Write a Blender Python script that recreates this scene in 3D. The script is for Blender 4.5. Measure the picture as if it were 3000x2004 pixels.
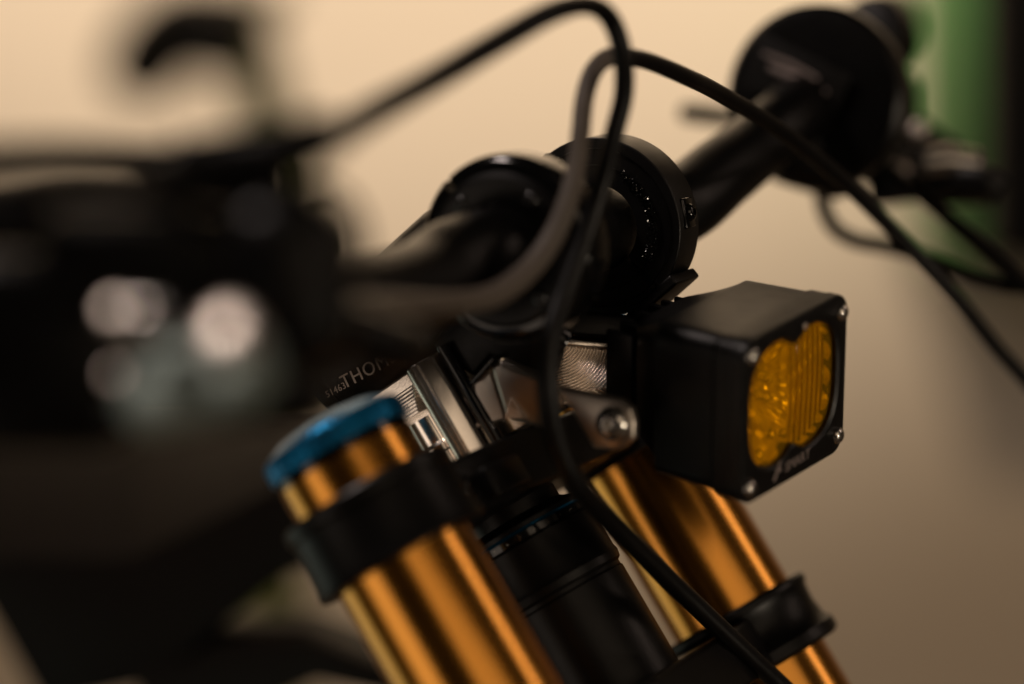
import bpy, bmesh, math, random
from mathutils import Vector, Matrix, noise
random.seed(4)
for o in list(bpy.data.objects): bpy.data.objects.remove(o)
SC = bpy.context.scene; COL = SC.collection
PI = math.pi

# ------------------------------------------------------------------ frames of reference
# The steering assembly has its own axes: l = sideways (away from the lens), v = forward and up, u = up the
# steering axis, all in millimetres from a point between the fork tubes. World: X forward, Y = l, Z up.
RAKE = math.radians(33)
ORI = Vector((0, 0, 1.02))
Vw = Vector((math.cos(RAKE), 0, math.sin(RAKE))); Uw = Vector((-math.sin(RAKE), 0, math.cos(RAKE))); Lw = Vector((0, 1, 0))
def S(l, v, u): return ORI + (Lw*l + Vw*v + Uw*u)*.001
def D(l, v, u): return Lw*l + Vw*v + Uw*u
# lens axes measured against the steering assembly
FP = 8333.333                                           # focal length in pixels of the 3000 px wide photograph (100 mm)
Lc = Vector((.46032695, .15210804, .8746212)); Ac = Vector((.50198951, -.85717642, -.11513084)); Vc = Vector((.73219235, .4920485, -.47093805))
Oc = Vector((.00565, -.0467, .823))
def c2w(c): return Lw*c.dot(Lc) + Vw*c.dot(Vc) - Uw*c.dot(Ac)
CAM = ORI + c2w(-Oc)
Xc, Yc, Zc = c2w(Vector((1,0,0))), c2w(Vector((0,1,0))), c2w(Vector((0,0,1)))
def ray(x, y): return Vector(((x-1500)/FP, (1002-y)/FP, 1))
def P(x, y, d): return ORI + c2w(ray(x, y)*d - Oc)      # a measured point of the photograph at d metres
def Q(x, y, l):                                         # ... on the plane l mm beside the steering axis
    r = ray(x, y); return ORI + c2w(r*((l*.001 + Oc.dot(Lc))/r.dot(Lc)) - Oc)

# ------------------------------------------------------------------ camera, world, lamps, exposure
cd = bpy.data.cameras.new('camera'); cam = bpy.data.objects.new('camera', cd); COL.objects.link(cam)
cd.lens = 100; cd.sensor_width = 36; cd.clip_start = .05; cd.clip_end = 60
m = Matrix((Xc, Yc, -Zc)).transposed().to_4x4(); m.translation = CAM; cam.matrix_world = m
cd.dof.use_dof = True; cd.dof.focus_distance = .826; cd.dof.aperture_fstop = 2.75
SC.camera = cam
SC.view_settings.view_transform = 'Standard'; SC.view_settings.look = 'None'; SC.view_settings.exposure = 0; SC.view_settings.gamma = 1
SC.cycles.use_denoising = True
SC.cycles.max_bounces = 10; SC.cycles.transparent_max_bounces = 12
SC.cycles.sample_clamp_indirect = 6
W = bpy.data.worlds.new('World'); SC.world = W; W.use_nodes = True
W.node_tree.nodes['Background'].inputs[0].default_value = (1, .78, .58, 1); W.node_tree.nodes['Background'].inputs[1].default_value = .006

def lamp_at(name, kind, pos, target, energy, color, **kw):
    ld = bpy.data.lights.new(name, kind); ld.energy = energy; ld.color = color
    for k, val in kw.items(): setattr(ld, k, val)
    o = bpy.data.objects.new(name, ld); COL.objects.link(o); o.location = pos
    o.rotation_euler = (Vector(target)-Vector(pos)).to_track_quat('-Z', 'Y').to_euler()
    return o
def rel(x, y, z): return ORI + Xc*x + Yc*y + Zc*z       # metres right / up / away from the steering axis
WALL_D = 3.4
wall_hit = P(1350, 500, WALL_D)
axis_a = math.radians(80)                               # measured from straight down towards the wall
wall_n = Vector((Zc.x, Zc.y, 0)).normalized()
CEIL = wall_hit + Vector((0,0,1.70)) - wall_n*1.80
lamp_at('wall_lamp', 'SPOT', CEIL, CEIL + wall_n*math.sin(axis_a) - Vector((0,0,math.cos(axis_a))), 238, (1, .835, .675), spot_size=math.radians(87), spot_blend=.44, shadow_soft_size=.07)
lamp_at('wall_fill', 'SPOT', CEIL + Vector((0,0,.02)), CEIL + wall_n - Vector((0,0,.4)), 36, (1, .66, .34), spot_size=math.radians(150), spot_blend=.5, shadow_soft_size=.1)  # added second spot that lifts the dim lower wall
hub = S(0, 10, 30)
top_lamp = lamp_at('ceiling_lamp', 'AREA', rel(-1.0, 1.45, -.38), hub, 14, (1, .83, .75), shape='RECTANGLE', size=.36, size_y=.25)
lamp_at('window_lamp', 'AREA', rel(-1.65, -.95, .77), hub, 2.4, (.90, 1, .82), shape='RECTANGLE', size=.95, size_y=1.1)
lamp_at('doorway_lamp', 'AREA', rel(-1.6, -.8, -1.3), hub, 3.4, (1, .80, .64), shape='RECTANGLE', size=1.0, size_y=1.0)
lamp_at('room_lamp', 'AREA', rel(1.0, .5, -2.1), hub, 5.2, (1, .76, .54), shape='RECTANGLE', size=2.0, size_y=1.1)
lamp_at('lens_fill', 'SPOT', rel(1.75, -.45, -1.25), S(10, 90, -10), 110, (1, .82, .62), spot_size=math.radians(9), spot_blend=.6, shadow_soft_size=.22)  # added fill aimed at the headlight so its lens reads brighter
lamp_at('tube_lamp', 'AREA', rel(1.75, .95, .0), hub, 3.0, (1, .75, .60), shape='RECTANGLE', size=.26, size_y=1.2)

# ------------------------------------------------------------------ materials
def mat(name, base, rough=.4, metal=0, spec=.5, coat=0, var=.15, scale=180, bump=0, bscale=900, aniso=0):
    mt = bpy.data.materials.new(name); mt.use_nodes = True; nt = mt.node_tree; N = nt.nodes; K = nt.links
    b = N['Principled BSDF']; b.inputs['Metallic'].default_value = metal; b.inputs['Specular IOR Level'].default_value = spec
    if coat: b.inputs['Coat Weight'].default_value = coat; b.inputs['Coat Roughness'].default_value = .12
    if aniso: b.inputs['Anisotropic'].default_value = aniso
    g = N.new('ShaderNodeNewGeometry'); n1 = N.new('ShaderNodeTexNoise'); n1.inputs['Scale'].default_value = scale; n1.inputs['Detail'].default_value = 6
    K.new(g.outputs['Position'], n1.inputs['Vector'])
    mx = N.new('ShaderNodeMix'); mx.data_type = 'RGBA'
    mx.inputs[6].default_value = (*[c*(1-var) for c in base], 1); mx.inputs[7].default_value = (*[min(1, c*(1+var)) for c in base], 1)
    K.new(n1.outputs['Fac'], mx.inputs[0]); K.new(mx.outputs[2], b.inputs['Base Color'])
    mr = N.new('ShaderNodeMapRange'); mr.inputs[3].default_value = max(.02, rough*(1-var)); mr.inputs[4].default_value = min(1, rough*(1+var))
    K.new(n1.outputs['Fac'], mr.inputs[0]); K.new(mr.outputs[0], b.inputs['Roughness'])
    if bump:
        n2 = N.new('ShaderNodeTexNoise'); n2.inputs['Scale'].default_value = bscale; n2.inputs['Detail'].default_value = 4
        K.new(g.outputs['Position'], n2.inputs['Vector'])
        bp = N.new('ShaderNodeBump'); bp.inputs['Strength'].default_value = bump; bp.inputs['Distance'].default_value = .0004
        K.new(n2.outputs['Fac'], bp.inputs['Height']); K.new(bp.outputs[0], b.inputs['Normal'])
    return mt
M = {}
M['anod'] = mat('black anodised aluminium', (.0035, .0032, .003), .38, 0, .32, bump=.22, bscale=2600)
M['satin'] = mat('satin black paint', (.0018, .0016, .0014), .38, 0, .24, bump=.1)
M['gloss'] = mat('gloss black', (.003, .003, .003), .12, 0, .5)
M['plastic'] = mat('black plastic', (.0025, .0021, .0018), .5, 0, .22, bump=.15)
M['rubber'] = mat('black rubber hose', (.0022, .0019, .0017), .42, 0, .22, bump=.12)
M['gold'] = mat('gold anodised tube', (.66, .29, .045), .22, 1, .5, coat=.2, var=.12, scale=45, bump=.02, bscale=260)
M['blue'] = mat('blue anodised cap', (.004, .15, .33), .34, .8, .5, var=.1)
M['silver'] = mat('bare machined aluminium', (.86, .79, .71), .24, 1, var=.08, bump=.10, bscale=1400)
M['polish'] = mat('polished aluminium', (.95, .88, .80), .18, 1, var=.06)
M['dullsilver'] = mat('brushed aluminium bracket', (.66, .59, .52), .36, 1, var=.1, bump=.12)
M['steel'] = mat('steel bolt', (.62, .59, .55), .24, 1, var=.08)
M['print'] = mat('grey printed lettering', (.34, .28, .23), .6, 0, .2)
M['dimprint'] = mat('dim grey lettering', (.24, .195, .18), .6, 0, .2)
M['reflector'] = mat('lamp reflector', (.95, .90, .80), .20, .55, var=.04, bump=.35, bscale=300)
M['milled'] = mat('freshly milled aluminium', (.96, .83, .71), .26, 1, var=.03)
M['chrome'] = mat('bright chrome', (.9, .86, .76), .07, 1, var=.03)
M['led'] = mat('yellow led', (.8, .55, .08), .3, 0, .5)
M['frame'] = mat('dark frame paint', (.0065, .0045, .0032), .6, 0, .06, bump=.05)
M['screen'] = mat('dark display glass', (.006, .0055, .005), .5, 0, .2)
M['greyhose'] = mat('grey sleeve', (.085, .068, .054), .6, 0, .4, bump=.1)
M['sheensilver'] = mat('silver cover with painted green sheen', (.30, .36, .33), .62, .8, .4)  # silver cover; a greenish reflection is put into its colour
M['green'] = mat('green painted steel', (.07, .24, .06), .5, 0, .3, var=.2, scale=3)
M['darkgreen'] = mat('green frame paint', (.07, .085, .015), .5, 0, .4)
M['wall'] = mat('cream plaster wall', (.80, .70, .56), .85, 0, .1, var=.07, scale=1.6)
M['floor'] = mat('dull concrete floor', (.16, .13, .10), .7, 0, .2, var=.2, scale=3)
a = bpy.data.materials.new('amber lens'); a.use_nodes = True; nt = a.node_tree; b = nt.nodes['Principled BSDF']
b.inputs['Base Color'].default_value = (1, .52, .012, 1); b.inputs['Roughness'].default_value = .07
tr = nt.nodes.new('ShaderNodeBsdfTransparent'); tr.inputs[0].default_value = (1, .67, .05, 1)
ms = nt.nodes.new('ShaderNodeMixShader'); ms.inputs[0].default_value = .17
nt.links.new(tr.outputs[0], ms.inputs[1]); nt.links.new(b.outputs[0], ms.inputs[2]); nt.links.new(ms.outputs[0], nt.nodes['Material Output'].inputs[0])
M['amber'] = a

# ------------------------------------------------------------------ mesh helpers
def finish(name, bm, mt, parent=None, sharp=38, kind=None):
    bmesh.ops.remove_doubles(bm, verts=bm.verts, dist=1e-7)
    bmesh.ops.recalc_face_normals(bm, faces=bm.faces)
    ca = math.radians(sharp)
    for e in bm.edges:
        e.smooth = len(e.link_faces) == 2 and e.calc_face_angle(0) < ca
    for f in bm.faces: f.smooth = True
    me = bpy.data.meshes.new(name); bm.to_mesh(me); bm.free()
    me.materials.append(M[mt] if isinstance(mt, str) else mt)
    o = bpy.data.objects.new(name, me); COL.objects.link(o)
    if parent:
        o.parent = parent; o.matrix_parent_inverse = parent.matrix_world.inverted()
    if kind: o['kind'] = kind
    return o
def basis(axis):
    a = axis.normalized(); t = Vector((0,0,1)) if abs(a.z) < .9 else Vector((1,0,0))
    x = a.cross(t).normalized(); return x, a.cross(x).normalized(), a
def lathe(bm, prof, o, axis, n=48, mod=None, cap0=True, cap1=True):
    """prof: (radius mm, along mm) pairs"""
    x, y, a = basis(axis); rings = []
    for r, t in prof:
        ring = []
        for i in range(n):
            th = 2*PI*i/n; rr = (r*(mod(th, t) if mod else 1))*.001
            ring.append(bm.verts.new(o + a*(t*.001) + (x*math.cos(th)+y*math.sin(th))*rr))
        rings.append(ring)
    for p, q in zip(rings, rings[1:]):
        for i in range(n): bm.faces.new((p[i], p[(i+1)%n], q[(i+1)%n], q[i]))
    if cap0: bm.faces.new(rings[0])
    if cap1: bm.faces.new(rings[-1])
    return rings
def spline(pts, k=10):
    out = []; n = len(pts)
    for i in range(n-1):
        p0, p1, p2, p3 = pts[max(0,i-1)], pts[i], pts[i+1], pts[min(n-1,i+2)]
        for j in range(k):
            t = j/k
            out.append(.5*((2*p1)+(p2-p0)*t+(2*p0-5*p1+4*p2-p3)*t*t+(3*p1-p0-3*p2+p3)*t**3))
    out.append(pts[-1]); return out
def tube(bm, pts, r, n=16, k=10, smooth=True):
    """r: mm, a number or one per control point"""
    rs = r if isinstance(r, (list, tuple)) else [r]*len(pts)
    if smooth:
        c = spline(pts, k); rr = []
        for i in range(len(pts)-1):
            for j in range(k): rr.append(rs[i]+(rs[i+1]-rs[i])*j/k)
        rr.append(rs[-1])
    else: c, rr = pts, rs
    t0 = (c[1]-c[0]).normalized(); x, y, _ = basis(t0); rings = []
    for i, p in enumerate(c):
        t = (c[min(i+1, len(c)-1)]-c[max(i-1, 0)]).normalized()
        x = (x - t*x.dot(t)).normalized(); y = t.cross(x)
        rings.append([bm.verts.new(p+(x*math.cos(2*PI*j/n)+y*math.sin(2*PI*j/n))*rr[i]*.001) for j in range(n)])
    for p, q in zip(rings, rings[1:]):
        for i in range(n): bm.faces.new((p[i], p[(i+1)%n], q[(i+1)%n], q[i]))
    bm.faces.new(rings[0]); bm.faces.new(rings[-1])
def bevel(bm, geom, w, seg=3):
    bmesh.ops.bevel(bm, geom=geom, offset=w*.001, segments=seg, profile=.5, affect='EDGES', clamp_overlap=True)
def box(bm, c, ex, ey, ez, dx, dy, dz, bv=0, seg=3, taper=1.0):
    """centre, three unit axes, sizes in mm; taper shrinks the +ez end"""
    t = bmesh.new(); vs = []
    for k in (-.5, .5):
        f = taper if k > 0 else 1
        for i, j in ((-.5,-.5),(.5,-.5),(.5,.5),(-.5,.5)):
            vs.append(t.verts.new(c+(ex*dx*i*f+ey*dy*j*f+ez*dz*k)*.001))
    for f in ((0,1,2,3),(7,6,5,4),(0,4,5,1),(1,5,6,2),(2,6,7,3),(3,7,4,0)): t.faces.new([vs[i] for i in f])
    if bv: bevel(t, list(t.edges), bv, seg)
    merge(bm, t)
def merge(bm, t):
    me = bpy.data.meshes.new('tmp'); t.to_mesh(me); t.free(); bm.from_mesh(me); bpy.data.meshes.remove(me)
def prism(bm, poly, axis, h, bv=0, seg=3):
    """poly: world points; axis: unit vector; h: mm"""
    t = bmesh.new(); a = [t.verts.new(p) for p in poly]; b2 = [t.verts.new(p+axis*h*.001) for p in poly]; n = len(poly)
    t.faces.new(a); t.faces.new(b2[::-1])
    for i in range(n): t.faces.new((a[i], b2[i], b2[(i+1)%n], a[(i+1)%n]))
    bmesh.ops.recalc_face_normals(t, faces=t.faces)
    if bv: bevel(t, list(t.edges), bv, seg)
    merge(bm, t)
def bolt_bm(bm, o, axis, r, h, hexr=None, depth=None, n=32):
    """button-head bolt with a hexagon socket"""
    hexr = hexr or r*.42; depth = depth or h*.6
    x, y, a = basis(axis); rings = []
    prof = [(r*.98, 0), (r, h*.15), (r*.95, h*.45), (r*.82, h*.74), (r*.64, h*.93), (hexr*1.16, h)]
    for rr, t in prof: rings.append([bm.verts.new(o+a*t*.001+(x*math.cos(2*PI*i/n)+y*math.sin(2*PI*i/n))*rr*.001) for i in range(n)])
    def hx(i):
        th = 2*PI*i/n; s = (th % (PI/3))-PI/6; return hexr*math.cos(PI/6)/math.cos(s)
    for t in (h*.98, h-depth): rings.append([bm.verts.new(o+a*t*.001+(x*math.cos(2*PI*i/n)+y*math.sin(2*PI*i/n))*hx(i)*.001) for i in range(n)])
    for p, q in zip(rings, rings[1:]):
        for i in range(n): bm.faces.new((p[i], p[(i+1)%n], q[(i+1)%n], q[i]))
    bm.faces.new(rings[0]); bm.faces.new(rings[-1])
def bolt(name, o, axis, r, h, mt='steel', parent=None, **k):
    bm = bmesh.new(); bolt_bm(bm, o, axis, r, h, **k); return finish(name, bm, mt, parent, 30)
def one(name, mt, parent, fn, *args, sharp=38, **kw):
    bm = bmesh.new(); fn(bm, *args, **kw); return finish(name, bm, mt, parent, sharp)
def text(name, body, o, ex, ey, size, mt, parent, extrude=.08, spacing=1.0):
    cu = bpy.data.curves.new(name, 'FONT'); cu.body = body; cu.size = size*.001; cu.extrude = extrude*.001; cu.space_character = spacing; cu.resolution_u = 3
    t = bpy.data.objects.new('tmp', cu); COL.objects.link(t)
    bpy.context.view_layer.update()
    me = bpy.data.meshes.new_from_object(t.evaluated_get(bpy.context.evaluated_depsgraph_get()))
    bpy.data.objects.remove(t); bpy.data.curves.remove(cu)
    ex = ex.normalized(); ez = ex.cross(ey).normalized(); ey = ez.cross(ex)
    mw = Matrix((ex, ey, ez)).transposed().to_4x4(); mw.translation = o; me.transform(mw)
    me.materials.clear(); me.materials.append(M[mt]); ob = bpy.data.objects.new(name, me); COL.objects.link(ob)
    ob.parent = parent; ob.matrix_parent_inverse = parent.matrix_world.inverted(); return ob
def thing(name, label, cat, loc):
    o = bpy.data.objects.new(name, None); COL.objects.link(o); o.location = loc; o['label'] = label; o['category'] = cat; o.empty_display_size = .1
    bpy.context.view_layer.update(); return o

# ------------------------------------------------------------------ setting: wall and floor
hz = Vector((Zc.x, Zc.y, 0)).normalized(); hx = Vector((Xc.x, Xc.y, 0)).normalized(); UP = Vector((0,0,1))
wc = P(1500, 1002, WALL_D); wc.z = 1.3
one('wall', 'wall', None, box, wc+hz*.06, hx, hz, UP, 9000, 120, 3000)['kind'] = 'structure'
one('floor', 'floor', None, box, Vector((wc.x, wc.y, -.25)) - hz*2.5, hx, hz, UP, 9000, 9000, 100)['kind'] = 'structure'

# ------------------------------------------------------------------ the bike
bike = thing('electric_dirt_bike', 'black dirt bike front end with gold fork tubes and square amber headlight, in focus', 'motorbike', Vector((0, 0, -.2)))
def part(o, label): o['label'] = label; return o

# fork tubes with blue caps
RF = 20.0
def fork(l, label):
    bm = bmesh.new(); lathe(bm, [(RF, -330), (RF, 31.0)], S(l, 0, 0), Uw, 96)
    st = part(finish('fork_tube', bm, 'gold', bike), label)
    bm = bmesh.new(); lathe(bm, [(19.6, 30.8), (19.6, 34.2)], S(l, 0, 0), Uw, 64); finish('cap_seal', bm, 'gloss', st)
    bm = bmesh.new()
    lathe(bm, [(20.0, 33.4), (20.8, 33.9), (20.8, 38.4), (20.0, 39.8), (15, 42.2), (9, 43.4), (3, 43.8)], S(l, 0, 0), Uw, 160,
          mod=lambda th, t: 1+(.005*math.copysign(1, math.sin(40*th+.1)) if 33.8 < t < 38.6 else 0))
    finish('top_cap', bm, 'blue', st, 30)
    return st
fork(-75, 'gold fork tube with a blue cap, nearer the lens'); fork(75, 'gold fork tube running down behind the amber headlight')

# upper crown: two clamps joined by a bridge
def clamp_prof(lo, hi): return [(RF+.2, lo), (24.8, lo), (25.4, lo+.8), (24.6, lo+4), (24.0, hi-4.6), (24.9, hi-3.8), (24.9, hi-1), (24.2, hi), (RF+.2, hi)]
bm = bmesh.new()
for l in (-75, 75): lathe(bm, clamp_prof(.2, 21.5), S(l, 0, 0), Uw, 72, cap0=False, cap1=False)
prism(bm, [S(-54, 12, 2), S(-54, -12, 2), S(-30, -24, 2), S(30, -24, 2), S(54, -12, 2), S(54, 12, 2), S(30, 15, 2), S(-30, 15, 2)], Uw, 16.5, 1.6)
crown = finish('upper_crown', bm, 'satin', bike, 30)
for l, v in ((-48, 10), (48, 10)): bolt('pinch_bolt', S(l, v+1.6, 10), Vw, 3.6, 2.6, 'gloss', crown)
bm = bmesh.new(); box(bm, S(-34, 15.5, 8), Lw, Vw, Uw, 20, 5, 9, 1.2); finish('crown_boss', bm, 'satin', crown)
one('stem_bolt', 'steel', crown, lathe, [(8, 0), (8.2, 1), (7.6, 2.6), (5, 3.2)], S(0, -6, 18), Uw, 40)
# lower crown
bm = bmesh.new()
for l in (-75, 75): lathe(bm, [(RF+.2, -77), (24.4, -77), (25.9, -75.8), (25.9, -72.6), (24.2, -70.4), (23.4, -65), (23.8, -60), (24.8, -58.4), (24.8, -57), (24, -56), (RF+.2, -56)], S(l, 0, 0), Uw, 72, cap0=False, cap1=False)
prism(bm, [S(-56, 14, -77), S(-56, -14, -77), S(-24, -28, -77), S(24, -28, -77), S(56, -14, -77), S(56, 14, -77), S(24, 20, -77), S(-24, 20, -77)], Uw, 17, 2)
part(finish('lower_crown', bm, 'satin', bike, 30), 'ribbed black clamp low on the far gold tube')

# head tube and headset
HV = -7.0
bm = bmesh.new(); lathe(bm, [(20.1, -140), (20.1, -28.2), (19.7, -27.6), (19.7, -26.4), (20.7, -25.6), (21.1, -23.4), (20.7, -22), (20.5, -9.5), (19.6, -9)], S(0, HV, 0), Uw, 80)
ht = finish('head_tube', bm, 'satin', bike, 25)
bm = bmesh.new(); lathe(bm, [(19.2, -9.2), (20, -8.6), (20, -6.6), (19, -6.2)], S(0, HV, 0), Uw, 72); finish('headset_cup', bm, 'gloss', ht, 25)
bm = bmesh.new(); lathe(bm, [(19.2, -6.3), (19.5, -5.9), (19.2, -5.5)], S(0, HV, 0), Uw, 72); finish('headset_seal', bm, 'blue', ht, 25)
bm = bmesh.new(); lathe(bm, [(19, -5.6), (19, -4.2), (17.6, -3), (15.6, -2.4), (14.4, -1.6), (14.4, 2.4)], S(0, HV, 0), Uw, 72); finish('headset_cover', bm, 'satin', ht, 25)
bm = bmesh.new()
for a in range(28):
    th = a*2*PI/28; lathe(bm, [(.16, 0), (.2, .1), (.08, .2)], S(20*math.sin(th), HV+20*math.cos(th), -7.6), D(math.sin(th), math.cos(th), 0), 8)
o = finish('grit', bm, 'steel', ht); o['kind'] = 'stuff'

# frame: beams running back from the head tube
def shell(name, stations, mt='frame'):
    """stations: lists of (px, py, depth) round the section, back closed by the same points 60 mm further away"""
    bm = bmesh.new(); lp = []
    for st in stations:
        f = [P(*q) for q in st]; lp.append(f+[p+Zc*.06 for p in f[::-1]])
    loft(bm, lp); bevel(bm, [e for e in bm.edges], 4, 2); return finish(name, bm, mt, bike, 30)
def loft(bm, loops, close0=True, close1=True):
    rr = [[bm.verts.new(p) for p in lp] for lp in loops]; n = len(rr[0])
    for p, q in zip(rr, rr[1:]):
        for i in range(n): bm.faces.new((p[i], p[(i+1)%n], q[(i+1)%n], q[i]))
    if close0: bm.faces.new(rr[0])
    if close1: bm.faces.new(rr[-1])
shell('frame_beam', [[(1420, 1300, .98), (1420, 1380, .90), (1440, 1640, .90)], [(1120, 1200, 1.10), (1120, 1310, 1.0), (1120, 1600, 1.0)], [(826, 1160, 1.20), (826, 1420, 1.06), (840, 1680, 1.06)],
      [(420, 1140, 1.28), (380, 1640, 1.12), (430, 2010, 1.12)], [(-200, 1140, 1.34), (-130, 1630, 1.17), (125, 2080, 1.17)]])
shell('battery_case', [[(1180, 1950, 1.0), (1180, 1980, .98), (1190, 2040, .98)], [(900, 1835, 1.06), (900, 1880, 1.03), (930, 1990, 1.03)], [(640, 1850, 1.12), (640, 1900, 1.08), (660, 2100, 1.08)], [(380, 1900, 1.18), (400, 2000, 1.12), (420, 2150, 1.12)]])

# stem: round body running from behind the steering axis to the bar
sa = D(0, math.cos(math.radians(6)), math.sin(math.radians(6))).normalized(); su = D(0, -math.sin(math.radians(6)), math.cos(math.radians(6)))
SO = S(0, -6, 66.5)
bm = bmesh.new()
poly = []
for k in range(40):
    th = 2*PI*k/40; cx, cy = math.cos(th), math.sin(th)
    poly.append((math.copysign(abs(cx)**.72, cx)*18.5, math.copysign(abs(cy)**.86, cy)*17.5))
rings = []
for t, s in ((-31, .80), (-30, .9), (-28, .97), (-25.5, 1), (-25, 1), (-24.6, .97), (-23.8, .97), (-23.4, 1), (30, 1), (40, .86)):
    rings.append([bm.verts.new(SO+(sa*t+Lw*x*s+su*y*s)*.001) for x, y in poly])
for p, q in zip(rings, rings[1:]):
    for k in range(40): bm.faces.new((p[k], p[(k+1)%40], q[(k+1)%40], q[k]))
bm.faces.new(rings[0]); bm.faces.new(rings[-1])
stem = part(finish('stem', bm, 'satin', bike, 25), 'black stem with grey THOMSON lettering')
bm = bmesh.new(); prism(bm, [Q(x, y, -14) for x, y in ((1262, 1010), (1385, 1106), (1438, 1046), (1462, 1050), (1588, 1106), (1612, 1010), (1660, 930), (1560, 860), (1350, 880))], Lw, 12, 1.5); finish('stem_foot', bm, 'satin', stem)
tp = Q(1008, 1140, -18.4); tdir = (Q(1252, 1013, -18.4)-tp)
tup = -(tdir.normalized().cross(Vector((0,-1,0)))); tup = tup if tup.dot(Uw) > 0 else -tup
text('lettering', 'THOMSON', tp, tdir, tup, 5.6, 'print', stem, .10, 1.13)
tq = Q(958, 1166, -18.4); text('size_code', '51463', tq, tdir, tup, 2.8, 'print', stem, .10, 1.12)
# near bar clamp of the stem
BV, BU = 53.6, 59.6
def ring_clamp(bm, l0, l1, v, u, ro, ri, gaps, n=96, ch=1.0):
    segs = []; cur = []
    for i in range(n+1):
        th = 360*i/n
        if any(a <= th % 360 <= b for a, b in gaps):
            if cur: segs.append(cur); cur = []
        else: cur.append(math.radians(th))
    if cur: segs.append(cur)
    if len(segs) > 1 and segs[0][0] == 0 and abs(segs[-1][-1]-2*PI) < 1e-6: segs[0] = segs.pop()[:-1]+segs[0]
    fl = lambda s, l, d: [(ro-ch+ch*math.sin(q*PI/10), l+d*ch*(1-math.cos(q*PI/10))) for q in range(6)]
    prof = [(ri, l0)]+fl(0, l0, 1)+fl(1, l1, -1)[::-1]+[(ri, l1)]; np_ = len(prof)
    for sg in segs:
        rr = [[bm.verts.new(S(l, v+r*math.cos(t), u+r*math.sin(t))) for r, l in prof] for t in sg]
        for p, q in zip(rr, rr[1:]):
            for k in range(np_): bm.faces.new((p[k], p[(k+1)%np_], q[(k+1)%np_], q[k]))
        bm.faces.new(rr[0]); bm.faces.new(rr[-1])
bm = bmesh.new(); ring_clamp(bm, -38, -23, BV, BU, 26.0, 12.6, [(100, 102.5), (148, 152)], 128, 3.6)
nc = part(finish('bar_clamp', bm, 'gloss', bike, 25), 'rounded black clamp nearer the lens, split on top')
bm = bmesh.new(); box(bm, S(-31, BV, BU)+D(0, math.cos(2.86), math.sin(2.86))*.026, Lw, D(0, -math.sin(2.86), math.cos(2.86)), D(0, math.cos(2.86), math.sin(2.86)), 16, 13, 4, 1); finish('clamp_lug', bm, 'satin', nc)
bm = bmesh.new(); lathe(bm, [(12.7, 0), (12.7, 1.2), (13.6, 1.6), (20, 1.6), (21.4, .9), (21.4, 0)], S(-37.9, BV, BU), -Lw, 72, cap0=False, cap1=False); finish('face_ring', bm, 'satin', nc, 25)
for a in (23, 100, 190, 280): bolt('face_bolt', S(-38.6, BV+17*math.cos(math.radians(a)), BU+17*math.sin(math.radians(a))), -Lw, 2.4, 1.8, 'gloss', nc)

# handlebar
bm = bmesh.new()
pts = [S(-390, 18, 84), S(-300, 32, 80), S(-230, 42, 72), S(-150, 46, 62), Q(1195, 852, -82), Q(1330, 778, -58), S(-38, 53.8, 59.5), S(-2, 50.4, 60), S(33, 46.8, 60.4), S(60, 44, 60.8), Q(1995, 600, 82), Q(2110, 510, 105), Q(2200, 440, 126), Q(2310, 348, 152), Q(2420, 252, 200), Q(2500, 170, 270), Q(2545, 122, 330), Q(2588, 78, 392)]
tube(bm, pts, [11.1, 11.1, 11.1, 11.4, 12.2, 12.5, 12.5, 12.5, 12.5, 12.4, 12.1, 11.5, 11.1, 11.1, 11.1, 11.1, 11.1, 11.1], 40, 8)
bar = finish('handlebar', bm, 'satin', bike)

# big round clamp ring on the bar, far side
bm = bmesh.new(); DV, DU = 49.6, 59.9
ring_clamp(bm, 28.5, 42, DV, DU, 26.4, 12.6, [(283, 285.5)], 128, .5)
rc = part(finish('clamp_ring', bm, 'anod', bike, 25), 'large round black clamp ring behind the near clamp')
bm = bmesh.new(); lathe(bm, [(18.5, 0), (18.5, 1.4), (23.4, 1.6), (23.4, 0)], S(27.7, DV, DU), Lw, 64, cap0=False, cap1=False); finish('inner_ring', bm, 'satin', rc)
bm = bmesh.new()
for i in range(420):
    th = random.uniform(-1.15, .55); r = random.uniform(16.6, 19.6)
    p = S(27.4+random.uniform(-.5, .5), DV+r*math.cos(th), DU+r*math.sin(th)); a = random.uniform(.18, .5)
    box(bm, p, *basis(Vector((random.gauss(0,1), random.gauss(0,1), random.gauss(0,1)))), a, a, a)
o = finish('rough_weld', bm, 'gloss', rc, 10); o['kind'] = 'stuff'
th = math.radians(-23); rd = D(0, math.cos(th), math.sin(th))
bm = bmesh.new(); box(bm, S(35, DV, DU)+rd*.0262, Lw, rd.cross(Lw), rd, 7, 9, 1.6, .7); finish('bolt_pocket', bm, 'gloss', rc)
bolt('clamp_bolt', S(35, DV, DU)+rd*.0268, rd, 2.6, 1.8, 'gloss', rc)
th = math.radians(101); rd = D(0, math.cos(th), math.sin(th)); bm = bmesh.new(); box(bm, S(34.5, DV, DU)+rd*.0264, Lw, rd.cross(Lw), rd, 12, 6, 1.2, .4); finish('index_tab', bm, 'anod', rc)
th = math.radians(-82); rd = D(0, math.cos(th), math.sin(th)); bm = bmesh.new(); box(bm, S(34.5, DV, DU)+rd*.0268, Lw, rd.cross(Lw), rd, 17, 20, 3.4, .8); finish('clamp_cap', bm, 'anod', rc)

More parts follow.
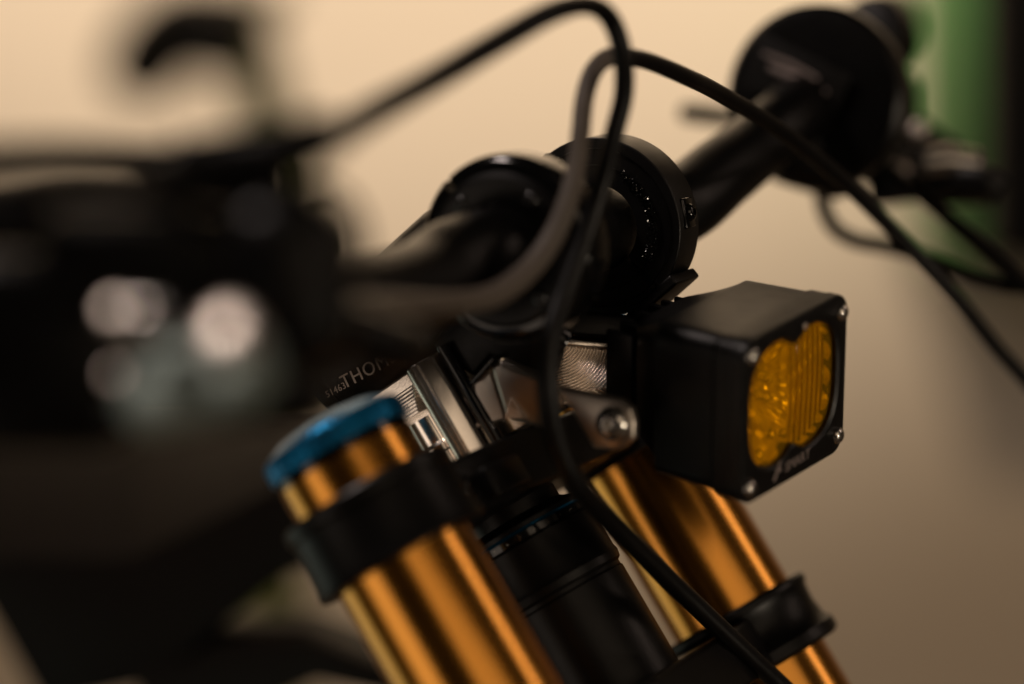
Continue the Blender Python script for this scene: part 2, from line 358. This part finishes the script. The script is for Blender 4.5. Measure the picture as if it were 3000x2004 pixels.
# bare aluminium riser between crown and stem
rz0, rz1 = 18.6, 50.5
def pr(bm, poly, z0, z1, bv=.4): prism(bm, [S(l, v, z0) for l, v in poly], Uw, z1-z0, bv, 2)
bm = bmesh.new(); pr(bm, [(-13, -22), (-13, 8), (13, 8), (13, -22)], rz0, rz1, .8); pr(bm, [(-12, 7.5), (-12, 23), (12, 23), (12, 7.5)], rz0, 36, .8)
riser = part(finish('riser_block', bm, 'silver', bike, 20), 'bare machined aluminium riser between crown and stem')
bm = bmesh.new(); pr(bm, [(-13, -4.6), (-19, -3.4), (-21.4, -1.4), (-22, .9), (-21.2, 2.2), (-21.6, 3.0), (-19, 6.4), (-13, 7.2)], rz0-.6, rz1-1, .35)
part(finish('column', bm, 'polish', riser, 12), 'polished faceted aluminium column')
bm = bmesh.new(); lathe(bm, [(2.0, rz0), (2.0, rz1)], S(-15.5, 9.6, 0), Uw, 24); finish('through_bolt', bm, 'gloss', riser)
def plate(pts, l, depth, bv): prism(bm, [Q(x, y, l) for x, y in pts], Lw, depth, bv, 2)
bm = bmesh.new(); plate([(1388, 1128), (1432, 1076), (1478, 1228), (1404, 1250)], -16, 6, .5); finish('side_plate', bm, 'dullsilver', riser, 12)
bm = bmesh.new(); plate([(1432, 1072), (1458, 1056), (1600, 1112), (1600, 1262), (1480, 1230)], -18, 8, 1.6); finish('side_plate', bm, 'dullsilver', riser, 12)
bm = bmesh.new()
for k in range(9):
    y = 1168+k*6.6; plate([(1494-k*2.2, y), (1500+k*3.6, y), (1500+k*3.6+2, y+4.6), (1494-k*2.2-1, y+4.6)], -18.6-.1*k, 2, .08)
finish('milled_chamfer', bm, 'silver', riser, 12)
bm = bmesh.new(); plate([(1372, 1122), (1440, 1046), (1452, 1052), (1386, 1128)], -19, 5, .5); finish('edge_strip', bm, 'gloss', riser, 12)
bm = bmesh.new()
for k in range(8): pr(bm, [(-13, -22+k*.2), (-15.5-k*.55, -20.5+k*.6), (-15.5-k*.55, -6), (-13, -5)], 45.2-k*1.05, 46.1-k*1.05, .15)
finish('milled_steps', bm, 'silver', riser, 20)
bm = bmesh.new(); lathe(bm, [(6.2, 19), (6.2, 24.4), (6.9, 25.0), (6.9, 27), (6.0, 28), (6.0, 36)], S(-13.5, -8.5, 0), Uw, 40); part(finish('spacer', bm, 'polish', riser, 20), 'small polished aluminium spacer')

# toolpath-marked front plate
gx, gy = 150, 150
bm = bmesh.new(); gv = []
A0, A1, A2, A3 = Q(1596, 995, 6), Q(1790, 1012, 16), Q(1780, 1180, 10), Q(1596, 1190, 0)
ca, cb = Q(1622, 985, 7), Q(1672, 1330, 10); nrm = (A1-A0).cross(A3-A0).normalized(); nrm = nrm if nrm.dot(Zc) < 0 else -nrm
for j in range(gy+1):
    row = []
    for i in range(gx+1):
        s, t = i/gx, j/gy; p = (A0*(1-s)+A1*s)*(1-t)+(A3*(1-s)+A2*s)*t
        ra, rb = (p-ca).length*1000, (p-cb).length*1000
        side = (p-(ca*.47+cb*.53)).dot((cb-ca).normalized())*1000 - 1.4*math.sin(s*5)
        r = ra if side < -1 else rb
        q = 1-abs(2*((r/.86) % 1)-1); q = min(1, q/.42); h = q*q*(3-2*q)*.34
        h += noise.noise(p*2600)*.03
        bulge = -((1-s)**3)*1.5
        row.append(bm.verts.new(p+nrm*(h+bulge)*.001))
    gv.append(row)
for j in range(gy):
    for i in range(gx): bm.faces.new((gv[j][i], gv[j][i+1], gv[j+1][i+1], gv[j+1][i]))
ex = bmesh.ops.extrude_face_region(bm, geom=[f for f in bm.faces if False] or list(bm.faces))
bmesh.ops.translate(bm, verts=[v for v in ex['geom'] if isinstance(v, bmesh.types.BMVert)], vec=-nrm*.006)
fp = part(finish('mounting_plate', bm, 'milled', bike, 70), 'aluminium plate with curved milling marks above the bracket')
bm = bmesh.new(); bo = Q(1652, 1004, -8); lathe(bm, [(4.4, 0), (4.6, .6), (4.6, 3.4), (4.0, 4), (2.9, 4)], bo, D(-.55, -.35, .75), 40); finish('black_bolt', bm, 'gloss', fp, 25)
one('lip', 'silver', fp, box, Q(1718, 1009, 11), (A1-A0).normalized(), nrm, (A0-A3).normalized(), 13, 2.4, 1.6, .3)

bm = bmesh.new(); box(bm, Q(1770, 968, 20), (A1-A0).normalized(), nrm, (A0-A3).normalized(), 30, 14, 8, 1.5); finish('mount_block', bm, 'satin', fp)

# lamp bracket with its bolt
BL = -22
bp = [Q(x, y, BL) for x, y in ((1632, 1132), (1660, 1142), (1815, 1172), (1846, 1198), (1856, 1232), (1855, 1286), (1812, 1320), (1736, 1313))]
bm = bmesh.new(); prism(bm, bp, Lw, 4.2, .9, 3)
brk = part(finish('lamp_bracket', bm, 'dullsilver', bike, 28), 'pale aluminium bracket holding the headlight')
bolt('bracket_bolt', Q(1796, 1240, BL-.1), D(-1, .1, -.05), 4.9, 3.4, 'steel', brk, hexr=1.9, depth=2.6)
bm = bmesh.new(); lathe(bm, [(3, 0), (3, 12)], Q(1796, 1240, BL+3), Lw, 20); finish('bolt_shank', bm, 'gloss', brk)

# headlight
hl_c = S(9.5, 84.3, -13.9); ha, hu = D(.9733, .2285, .0237).normalized(), D(-.164, .6189, .7682); hf = ha.cross(hu); hf = hf if hf.dot(Vw) > 0 else -hf; hf.normalize(); hu = (hu-ha*hu.dot(ha)-hf*hu.dot(hf)).normalized()
def H(a, f, c): return hl_c + (ha*a+hf*f+hu*c)*.001
TH = sorted(set(round(t % (2*PI), 9) for k in range(4) for t in [math.radians(90*k + (a if k % 2 == 0 else 90-a)) for a in [i*29/9 for i in range(9)]+[29+i*25/15 for i in range(15)]+[54+i*4 for i in range(10)]]))
NT = len(TH)
def rrect(w, h, r, n=0):
    out = []
    for th in TH:
        cx, cy = math.cos(th), math.sin(th); dd = 1/max(abs(cx)/(w/2), abs(cy)/(h/2)); x, y = cx*dd, cy*dd
        kx, ky = w/2-r, h/2-r
        if abs(x) > kx and abs(y) > ky:
            ox, oy = math.copysign(kx, x), math.copysign(ky, y)
            bb_ = cx*ox+cy*oy; disc = bb_*bb_-(ox*ox+oy*oy-r*r); t = bb_+math.sqrt(max(0, disc)); x, y = cx*t, cy*t
        out.append((x, y))
    return out
WB, HB = 54.5, 48.3
def loft(bm, loops, close0=True, close1=True):
    rr = [[bm.verts.new(p) for p in lp] for lp in loops]; n = len(rr[0])
    for p, q in zip(rr, rr[1:]):
        for i in range(n): bm.faces.new((p[i], p[(i+1)%n], q[(i+1)%n], q[i]))
    if close0: bm.faces.new(rr[0])
    if close1: bm.faces.new(rr[-1])
bm = bmesh.new(); lp = []
for f, w, h, r in ((-45, 24, 30, 3), (-44, 28, 36, 4), (-31.6, 45, 44, 5), (-31, 48.2, 44.4, 5), (-30.2, 50, 45.6, 5), (-11, 51.4, 46.6, 5), (-9.6, 53.2, 47.4, 5.2), (-4.4, 53.4, 47.6, 5.2)):
    lp.append([H(x, f, y) for x, y in rrect(w, h, r)])
loft(bm, lp, True, False); hl = part(finish('headlight', bm, 'anod', bike, 22), 'square black lamp housing with an amber lens')
def lens_r(th):
    # four-lobed opening, pinched at top and bottom centre
    c, s = math.cos(th), math.sin(th)
    base = 1/((abs(c)/22.4)**3.2+(abs(s)/18.6)**3.2)**(1/3.2)
    pin = math.exp(-((abs(c))/.24)**2)
    return base*(1-.20*pin)
inner = lambda k=1.0: [(lens_r(t)*k*math.cos(t), lens_r(t)*k*math.sin(t)+1.2) for t in TH]
R6 = lambda d: rrect(WB-2*d, HB-2*d, 6-d)
bm = bmesh.new()
loft(bm, [[H(x, -4.5, y) for x, y in inner()], [H(x, -4.5, y) for x, y in R6(.6)], [H(x, -3.9, y) for x, y in R6(0)], [H(x, -.7, y) for x, y in R6(0)], [H(x, -.2, y) for x, y in R6(.25)], [H(x, 0, y) for x, y in R6(.8)],
          [H(x, 0, y) for x, y in inner(1.05)], [H(x, -.6, y) for x, y in inner()], [H(x, -4.5, y) for x, y in inner()]], False, False)
finish('bezel', bm, 'anod', hl, 22)
# lens: domed, ribbed on the far half
bm = bmesh.new(); nr = 30; rows = []
for j in range(nr+1):
    k = j/nr; row = []
    for i in range(192):
        th = 2*PI*i/192; r = lens_r(th)*k*.995; x, y = r*math.cos(th), r*math.sin(th)+1.2
        dome = 1.5*(1-k**2)-1.9
        rib = .6*abs(math.sin(x*PI/3.1)) if x > 1.5 else .10*math.sin(y*1.3)*math.sin(x*.9)
        row.append(bm.verts.new(H(x, dome+rib*min(1, (1-k)*8), y)))
    rows.append(row)
for p, q in zip(rows[1:], rows[2:]):
    for i in range(192): bm.faces.new((p[i], p[(i+1)%192], q[(i+1)%192], q[i]))
cv = bm.verts.new(H(0, -.4, 1.2))
for i in range(192): bm.faces.new((rows[1][i], rows[1][(i+1)%192], cv))
for v in rows[0]: bm.verts.remove(v)
part(finish('lens', bm, 'amber', hl, 60), 'ribbed amber lens')
bm = bmesh.new()
rr = []
for f, k in ((-2.8, 1.0), (-4.2, .985), (-6.2, .95), (-8.5, .86), (-11, .72), (-13, .55), (-14.6, .34)):
    rr.append([H(x*(1+.035*math.sin(i*PI/3)*(1 if -12 < f < -3 else 0)), f+.5*math.sin(i*PI/3+f), y*(1+.03*math.sin(i*PI/3))) for i, (x, y) in enumerate(inner(k))])
loft(bm, rr, False, True); refl = finish('reflector', bm, 'reflector', hl, 8)
for k in range(7):
    x = 2.6+k*3.0; th = math.atan2(1, x/18); hgt = lens_r(math.atan2(16, x))*math.sin(math.atan2(16, x))*.96
    bm = bmesh.new(); tube(bm, [H(x, -3.8-.02*x*x*.1, 1.2-hgt), H(x, -3.4-.002*x*x, 1.2), H(x, -3.8-.02*x*x*.1, 1.2+hgt)], [.6, .75, .6], 14, 5); finish('streak_rod', bm, 'chrome', hl, 40)  # chrome rods added to catch bright streaks behind the lens
for a, c in ((-10, 3), (-6, 6.5), (-9.5, 8.5), (-13, 5.5), (-6.5, 1.2), (-16, -15), (-9, -15.4), (3, -13), (-3, -11)):
    bm = bmesh.new(); lathe(bm, [(1.9*math.cos(q*PI/12), 1.9*math.sin(q*PI/12)) for q in range(0, 6)], H(a, -6.5, c), hf, 18); finish('sparkle_bead', bm, 'steel', hl, 60)  # steel domes added for sparkle dots behind the lens
for a, c in ((-23.2, 19.6), (23.4, 18.6), (23.4, -18.8), (-23.2, -19.0)): bolt('bezel_screw', H(a, -.1, c), hf, 2.5, 1.7, 'steel', hl)
one('rivet', 'dullsilver', hl, lathe, [(1.0, 0), (1.0, .3), (.6, .5)], H(4, 0, 20.2), hf, 16)
bm = bmesh.new(); prism(bm, [H(-11, .0, -21.4), H(-9.6, .0, -21.4), H(-6.8, .0, -16.4), H(-8.0, .0, -16.4)], hf, .12); prism(bm, [H(-8.6, .0, -19.4), H(-6.6, .0, -19.4), H(-6.2, .0, -18.6), H(-8.2, .0, -18.6)], hf, .12)
finish('emblem', bm, 'dimprint', hl)
text('lettering', 'SMART', H(-4.6, .02, -20.6), ha, hu, 4.2, 'dimprint', hl, .08, 1.02)
for k in range(6):
    bm = bmesh.new(); box(bm, H(-17+k*6.8, -47.5, 0), ha, hf, hu, 1.8, 9, 34-abs(k-2.5)*2, .5, 2); finish('cooling_fin', bm, 'anod', hl)

# hoses and cables
def hose(label, pts, r, mt='rubber', k=10, name='brake_hose'):
    bm = bmesh.new(); tube(bm, pts, r, 20, k); return part(finish(name, bm, mt, bike), label)
hose('black hose arching highest over the bar from the near lever', [P(900, 440, .60), P(985, 395, .615), P(1120, 315, .645), P(1300, 215, .68), P(1480, 110, .705), P(1620, 35, .72), P(1720, 14, .735), P(1785, 52, .745), P(1822, 150, .75), P(1828, 270, .755),
      P(1800, 390, .757), P(1762, 540, .76), P(1712, 700, .76), P(1655, 860, .758), P(1612, 1000, .755), P(1605, 1140, .755), P(1630, 1290, .76), P(1690, 1420, .768), P(1785, 1525, .785), P(1980, 1718, .81), P(2180, 1908, .83), P(2340, 2060, .845), P(2520, 2260, .85), P(2640, 2700, .84), P(2780, 3200, .82)],
     [3.6, 3.6, 3.6, 3.5, 3.3, 3.0]+[2.7]*5+[2.7, 2.8, 3.0, 3.2, 3.3, 3.3, 3.1, 3.0, 2.9, 2.9, 2.9, 2.9, 2.9, 2.9])
hose('taupe grey hose with a tight bend, looping in front of the round ring', [P(900, 900, .60), P(1100, 895, .66), P(1300, 890, .715), P(1440, 868, .735), P(1540, 800, .745), P(1610, 710, .75), P(1660, 600, .752), P(1690, 480, .755), P(1702, 380, .757), P(1712, 290, .76), P(1735, 215, .765), P(1775, 172, .77),
      P(1830, 163, .778)], [3.0, 3.0, 3.1, 3.2, 3.1, 3.0, 2.8, 2.6, 2.6, 2.6, 2.6, 2.6, 2.6], 'greyhose', name='sleeved_hose')
hose('black hose running from the bend down past the far switches', [P(1815, 163, .776), P(1900, 180, .79), P(2010, 225, .81), P(2110, 275, .835), P(2290, 385, .87), P(2470, 530, .90), P(2640, 700, .92), P(2790, 860, .93), P(2920, 1020, .935), P(3060, 1180, .94), P(3260, 1480, .94), P(3350, 2000, .94), P(3200, 2600, .93), P(2800, 3100, .92)],
     [2.5, 2.5, 2.5, 2.5, 2.5]+[2.6]*9, name='clutch_hose')
hose('black cable sloping down from the far lever to the right', [P(2480, 400, 1.0), P(2620, 510, .985), P(2730, 600, .97), P(2860, 710, .96), P(2960, 800, .955), P(3090, 920, .95), P(3300, 1180, .95), P(3420, 1700, .95), P(3350, 2300, .94), P(2900, 3100, .93)], 2.7, name='cable')
hose('thin cable looping low under the far switches', [P(2395, 480, .985), P(2405, 560, .985), P(2418, 620, .985), P(2450, 672, .985), P(2510, 705, .985), P(2600, 722, .98), P(2720, 760, .97), P(2850, 815, .965), P(2960, 840, .96), P(3080, 856, .96), P(3350, 1000, .96), P(3450, 1500, .96), P(3400, 2200, .95), P(3000, 3100, .94)], 2.7, name='thin_cable')

# ------------------------------------------------------------------ near controls (right hand), strongly out of focus
nd = .56
mc = bpy.data.objects.new('front_brake', None); COL.objects.link(mc); mc.location = P(500, 900, nd); bpy.context.view_layer.update(); mc.parent = bike; mc.matrix_parent_inverse = bike.matrix_world.inverted(); mc['label'] = 'dark brake master cylinder and lever closest to the lens'
bm = bmesh.new()
box(bm, P(850, 830, .58), Xc, Yc, Zc, 27, 38, 30, 11, 6)
box(bm, P(500, 760, .585), Xc, Yc, Zc, 52, 20, 26, 6, 4)
box(bm, P(620, 600, .62), Xc, Yc, Zc, 34, 26, 24, 6, 4)
box(bm, P(150, 1030, .60), Xc, Yc, Zc, 36, 42, 30, 7, 4)
box(bm, P(560, 1020, .60), Xc, Yc, Zc, 60, 34, 20, 7, 4)
finish('body', bm, 'satin', mc, 40)
bm = bmesh.new(); tube(bm, [P(780, 930, .60), P(1000, 965, .62), P(1120, 1010, .63), P(1205, 1020, .645)], [8, 7, 7, 6], 28, 6); finish('banjo_fitting', bm, 'satin', mc)
bm = bmesh.new(); box(bm, P(800, 590, .58), Xc, Yc, Zc, 20, 5, 18, 2.4, 4); finish('reservoir_lid', bm, 'plastic', mc)
# silver reservoir plate
def half(p, lamp=top_lamp): return ((lamp.location-p).normalized()+(CAM-p).normalized()).normalized()
cz = (half(P(540, 1110, .56))-Yc*.10-Xc*.04).normalized(); cx = (Xc-cz*Xc.dot(cz)).normalized(); cy = cz.cross(cx)
bm = bmesh.new(); lp = []
for zz, k in ((0, 1), (2, 1), (3.6, .93), (4.8, .8), (5.4, .55)):
    lp.append([P(590, 1120, .566)+(cx*x*k+cy*y*k+cz*zz)*.001 for x, y in rrect(33, 19, 8)])
loft(bm, lp); finish('clamp_cover', bm, 'sheensilver', mc, 30)
for x, y, d, r, h in ((335, 905, .566, 2.6, .7), (656, 968, .54, 5.6, 1.3), (335, 1095, .57, 1.5, .4)):
    p = P(x, y, d); gl = half(p)
    bm = bmesh.new(); lathe(bm, [(r, -3), (r, 0)]+[(r*math.cos(q*PI/16), h*math.sin(q*PI/16)) for q in range(1, 8)]+[(.02, h)], p, gl, 48); finish('glint_dome', bm, 'dullsilver', mc, 80)  # domes added and turned to the ceiling lamp for blurred highlight discs
p0 = P(430, 935, .560); hv = half(p0); pa = (Xc*.97-Yc*.22); pa = (pa-hv*pa.dot(hv)).normalized()
bm = bmesh.new(); tube(bm, [p0-pa*.0045, p0, p0+pa*.0045], [3.4, 4.0, 3.4], 28, 6); finish('glint_bar', bm, 'steel', mc)  # bar added and turned to the ceiling lamp for a highlight streak
# lever blade
def blade(name, pts, w, t, mt, parent, updir):
    bm = bmesh.new(); rr = []
    c = spline(pts, 8)
    for i, p in enumerate(c):
        tg = (c[min(i+1, len(c)-1)]-c[max(i-1, 0)]).normalized(); y = (updir-tg*updir.dot(tg)).normalized(); x = tg.cross(y)
        rr.append([p+(x*math.copysign(abs(math.cos(q))**.7, math.cos(q))*t/2+y*math.copysign(abs(math.sin(q))**.7, math.sin(q))*w/2)*.001 for q in [2*PI*k/16 for k in range(16)]])
    loft(bm, rr); return finish(name, bm, mt, parent, 40)
blade('lever', [P(-200, 560, .50), P(-40, 520, .515), P(120, 500, .53), P(300, 498, .545), P(460, 510, .555)], 8.0, 9, 'anod', mc, Yc)
blade('lever_pivot', [P(470, 560, .575), P(540, 500, .575), P(600, 440, .575)], 13, 14, 'satin', mc, Yc)
blade('lever_guard', [P(-160, 455, .57), P(60, 436, .575), P(300, 436, .585), P(560, 445, .595)], 4.4, 7, 'satin', mc, Yc)
bm = bmesh.new(); tube(bm, [P(-260, 770, .62), P(0, 700, .625), P(220, 660, .63), P(440, 665, .63), P(560, 720, .63)], [10, 9, 8.2, 7.2, 6], 28, 8); part(finish('perch_arm', bm, 'satin', mc), 'brownish black lever arm')
bm = bmesh.new(); tube(bm, [P(560, 480, .575), P(700, 462, .575), P(820, 440, .574), P(930, 405, .575), P(968, 385, .577)], [6.2, 6.4, 6.2, 5.4, 3.8], 28, 8); finish('hose_boot', bm, 'rubber', mc)
bm = bmesh.new(); tube(bm, [P(850, 560, .60), P(960, 545, .60), P(1030, 590, .60), P(1068, 680, .60), P(1072, 760, .605)], 1.0, 10, 8); finish('halo_loop', bm, 'rubber', mc)  # thin loop added to draw a faint out-of-focus halo
bm = bmesh.new(); bx, by, ba = basis(S(-290, 38, 87)-S(-400, 19, 92)); lathe(bm, [(15, 0), (16.5, 2), (16, 6), (16, 100), (17, 110)], S(-275, 36, 77), S(-390, 18, 84)-S(-275, 36, 77), 40); part(finish('handgrip', bm, 'plastic', bike), 'black rubber grip at the near bar end')

# ------------------------------------------------------------------ far controls (left hand)
fc = bpy.data.objects.new('far_switchgear', None); COL.objects.link(fc); fc.location = P(2450, 350, 1.04); bpy.context.view_layer.update(); fc.parent = bike; fc.matrix_parent_inverse = bike.matrix_world.inverted(); fc['label'] = 'black round display and lever on the far end of the bar'
da = (-Zc*.86-Xc*.42-Yc*.05).normalized()
bm = bmesh.new(); lathe(bm, [(26.4, -14), (30, -11), (31.2, -5), (30.8, 0), (29, 2.1), (25.5, 2.7)], P(2385, 285, 0.945), da, 64); disp = part(finish('round_display', bm, 'satin', fc, 30), 'round black handlebar display')
ex_ = (Xc-Yc*.42).normalized(); ex_ = (ex_-da*ex_.dot(da)).normalized(); ey_ = da.cross(ex_)
bm = bmesh.new(); box(bm, P(2340, 235, 0.945)+da*.0035, ex_, ey_, da, 35, 19, .6, .2); finish('screen', bm, 'screen', fc)
bm = bmesh.new(); q0 = P(2335, 232, 0.945)+da*.0042
for yy, xa, xb, r in ((3.4, -13, 8, 1.0), (.2, -9, 13, 1.7), (-3.4, -4, 4, 1.0)):
    tube(bm, [q0+ey_*yy*.001+ex_*xa*.001, q0+ey_*(yy+.5)*.001+ex_*(xa+xb)*.0005, q0+ey_*yy*.001+ex_*xb*.001], [r*.6, r, r*.7], 12, 6)
finish('label_strip', bm, 'dimprint', fc)
bm = bmesh.new(); lathe(bm, [(10.5, -14), (12.2, -11), (12.6, -2), (12.2, 6), (9.4, 9), (4, 10)], P(2566, 100, 1.0), (da+Yc*.3).normalized(), 40); finish('control_knob', bm, 'plastic', fc, 30)
bm = bmesh.new()
box(bm, P(2490, 330, 1.05), Xc, Yc, Zc, 30, 26, 24, 5, 3)
box(bm, P(2360, 470, 1.0), (Xc-Yc*.25).normalized(), (Yc+Xc*.25).normalized(), Zc, 30, 17, 26, 5, 3)
box(bm, P(2560, 460, 1.02), (Xc-Yc*.6).normalized(), (Yc+Xc*.6).normalized(), Zc, 34, 20, 22, 4, 3)
box(bm, P(2400, 445, .955), (Xc-Yc*.3).normalized(), (Yc+Xc*.3).normalized(), Zc, 30, 27, 26, 6, 3)
box(bm, P(2610, 300, 1.06), Xc, Yc, Zc, 20, 22, 20, 6, 3)
box(bm, P(2800, 560, 1.0), Xc, Yc, Zc, 28, 10, 18, 4, 3)
box(bm, P(2700, 430, 1.04), (Xc-Yc*.5).normalized(), (Yc+Xc*.5).normalized(), Zc, 26, 16, 18, 5, 3)
box(bm, P(2690, 400, 1.05), (Xc-Yc*.5).normalized(), (Yc+Xc*.5).normalized(), Zc, 15, 12, 16, 4, 3)
finish('switch_housing', bm, 'satin', fc, 40)
blade('clutch_lever', [P(2560, 560, 1.0), P(2680, 545, .99), P(2800, 525, .985), P(2880, 530, .98), P(2925, 560, .98)], 11, 8, 'anod', fc, Yc)
bm = bmesh.new(); tube(bm, [P(2705, 480, .985), P(2780, 472, .985), P(2865, 482, .985)], [4.6, 5.2, 4.6], 24, 6); part(finish('adjuster', bm, 'steel', fc), 'pale metal adjuster barrel'); 
for x, y, r in ((2535, 372, 4.2), (2690, 382, 3.6), (2565, 462, 2.6), (2632, 505, 4.0), (2905, 545, 3.6)):
    bolt('housing_bolt', P(x, y, .995), (-Zc+Yc*.3-Xc*.35).normalized(), r, r*.7, 'dullsilver' if r > 3 else 'anod', fc)
bm = bmesh.new(); tube(bm, [P(2005, 330, 1.03), P(2060, 334, 1.035), P(2150, 345, 1.04)], [3.2, 3.6, 3.2], 20, 6); finish('thumb_lever', bm, 'plastic', fc)
g0, g1 = Q(2470, 200, 245), Q(2588, 78, 392); gl_ = (g1-g0).length*1000
bm = bmesh.new(); lathe(bm, [(14, 0), (15.6, 2), (15.2, 6), (15.2, gl_-8), (16, gl_-2), (14.5, gl_+4), (8, gl_+6)], g0, g1-g0, 40); part(finish('handgrip', bm, 'rubber', bike), 'black rubber grip at the far bar end')

# ------------------------------------------------------------------ behind: another bicycle, a green cabinet, a dark post
bd = 2.3
bg = thing('parked_bicycle', 'blurred green bicycle with black bar end standing by the cream wall, upper left', 'bicycle', Vector((P(800, 500, bd).x, P(800, 500, bd).y, -.2)))
bm = bmesh.new(); tube(bm, [P(800, 3600, bd), P(812, 900, bd), P(800, 480, bd), P(775, 330, bd), P(745, 170, bd), P(720, 90, bd)], [26, 26, 25, 22, 21, 22], 24, 8); part(finish('head_post', bm, 'darkgreen', bg), 'dark green post')
bm = bmesh.new(); tube(bm, [P(760, 100, bd), P(650, 95, bd), P(540, 85, bd+.02), P(470, 130, bd+.05), P(420, 200, bd+.07), P(395, 240, bd+.08)], [36, 40, 38, 36, 34, 28], 24, 8); part(finish('bar_end', bm, 'plastic', bg), 'black hooked bar end')
bm = bmesh.new(); tube(bm, [P(560, 5, bd+.05), P(660, 20, bd+.04), P(770, 15, bd+.04), P(830, -40, bd+.04)], [11, 14, 14, 12], 20, 8); finish('brake_lever', bm, 'darkgreen', bg)
bm = bmesh.new(); tube(bm, [P(812, 900, bd), P(500, 1200, bd+.15), P(100, 1400, bd+.3), P(-400, 1500, bd+.5)], 20, 24, 8); finish('top_tube', bm, 'darkgreen', bg)
gp = P(2940, 300, 3.22)
gc = thing('wall_cabinet', 'green metal cabinet fixed to the wall, blurred behind the far lever', 'cabinet', Vector((gp.x, gp.y, P(2940, 740, 3.22).z)))
z0, z1 = P(2940, 740, 3.22).z, P(2940, -500, 3.22).z
one('cabinet_body', 'green', gc, box, Vector((gp.x, gp.y, (z0+z1)/2))+hx*.01, hx, hz, UP, 206, 250, (z1-z0)*1000, 6)
one('door_handle', 'steel', gc, box, Vector((gp.x, gp.y, (z0+z1)/2))-hz*.135+hx*.07, hx, hz, UP, 14, 18, 120, 4)
one('door', 'green', gc, box, Vector((gp.x, gp.y, (z0+z1)/2))-hz*.128+hx*.02, hx, hz, UP, 176, 8, (z1-z0)*1000-30, 3)
pp = P(3125, 250, 2.3); z0, z1 = P(3000, 800, 2.3).z, P(3000, -420, 2.3).z
po = thing('hanging_bag', 'out of focus black bag hanging at the top right edge before the green cabinet', 'bag', Vector((pp.x, pp.y, z0)))
bm = bmesh.new(); box(bm, Vector((pp.x, pp.y, (z0+z1)/2)), hx, hz, UP, 150, 90, (z1-z0)*1000, 26, 5); finish('bag_body', bm, 'plastic', po)
one('strap', 'rubber', po, box, Vector((pp.x, pp.y, z1+.55)), hx, hz, UP, 30, 4, 1140, 1.5)
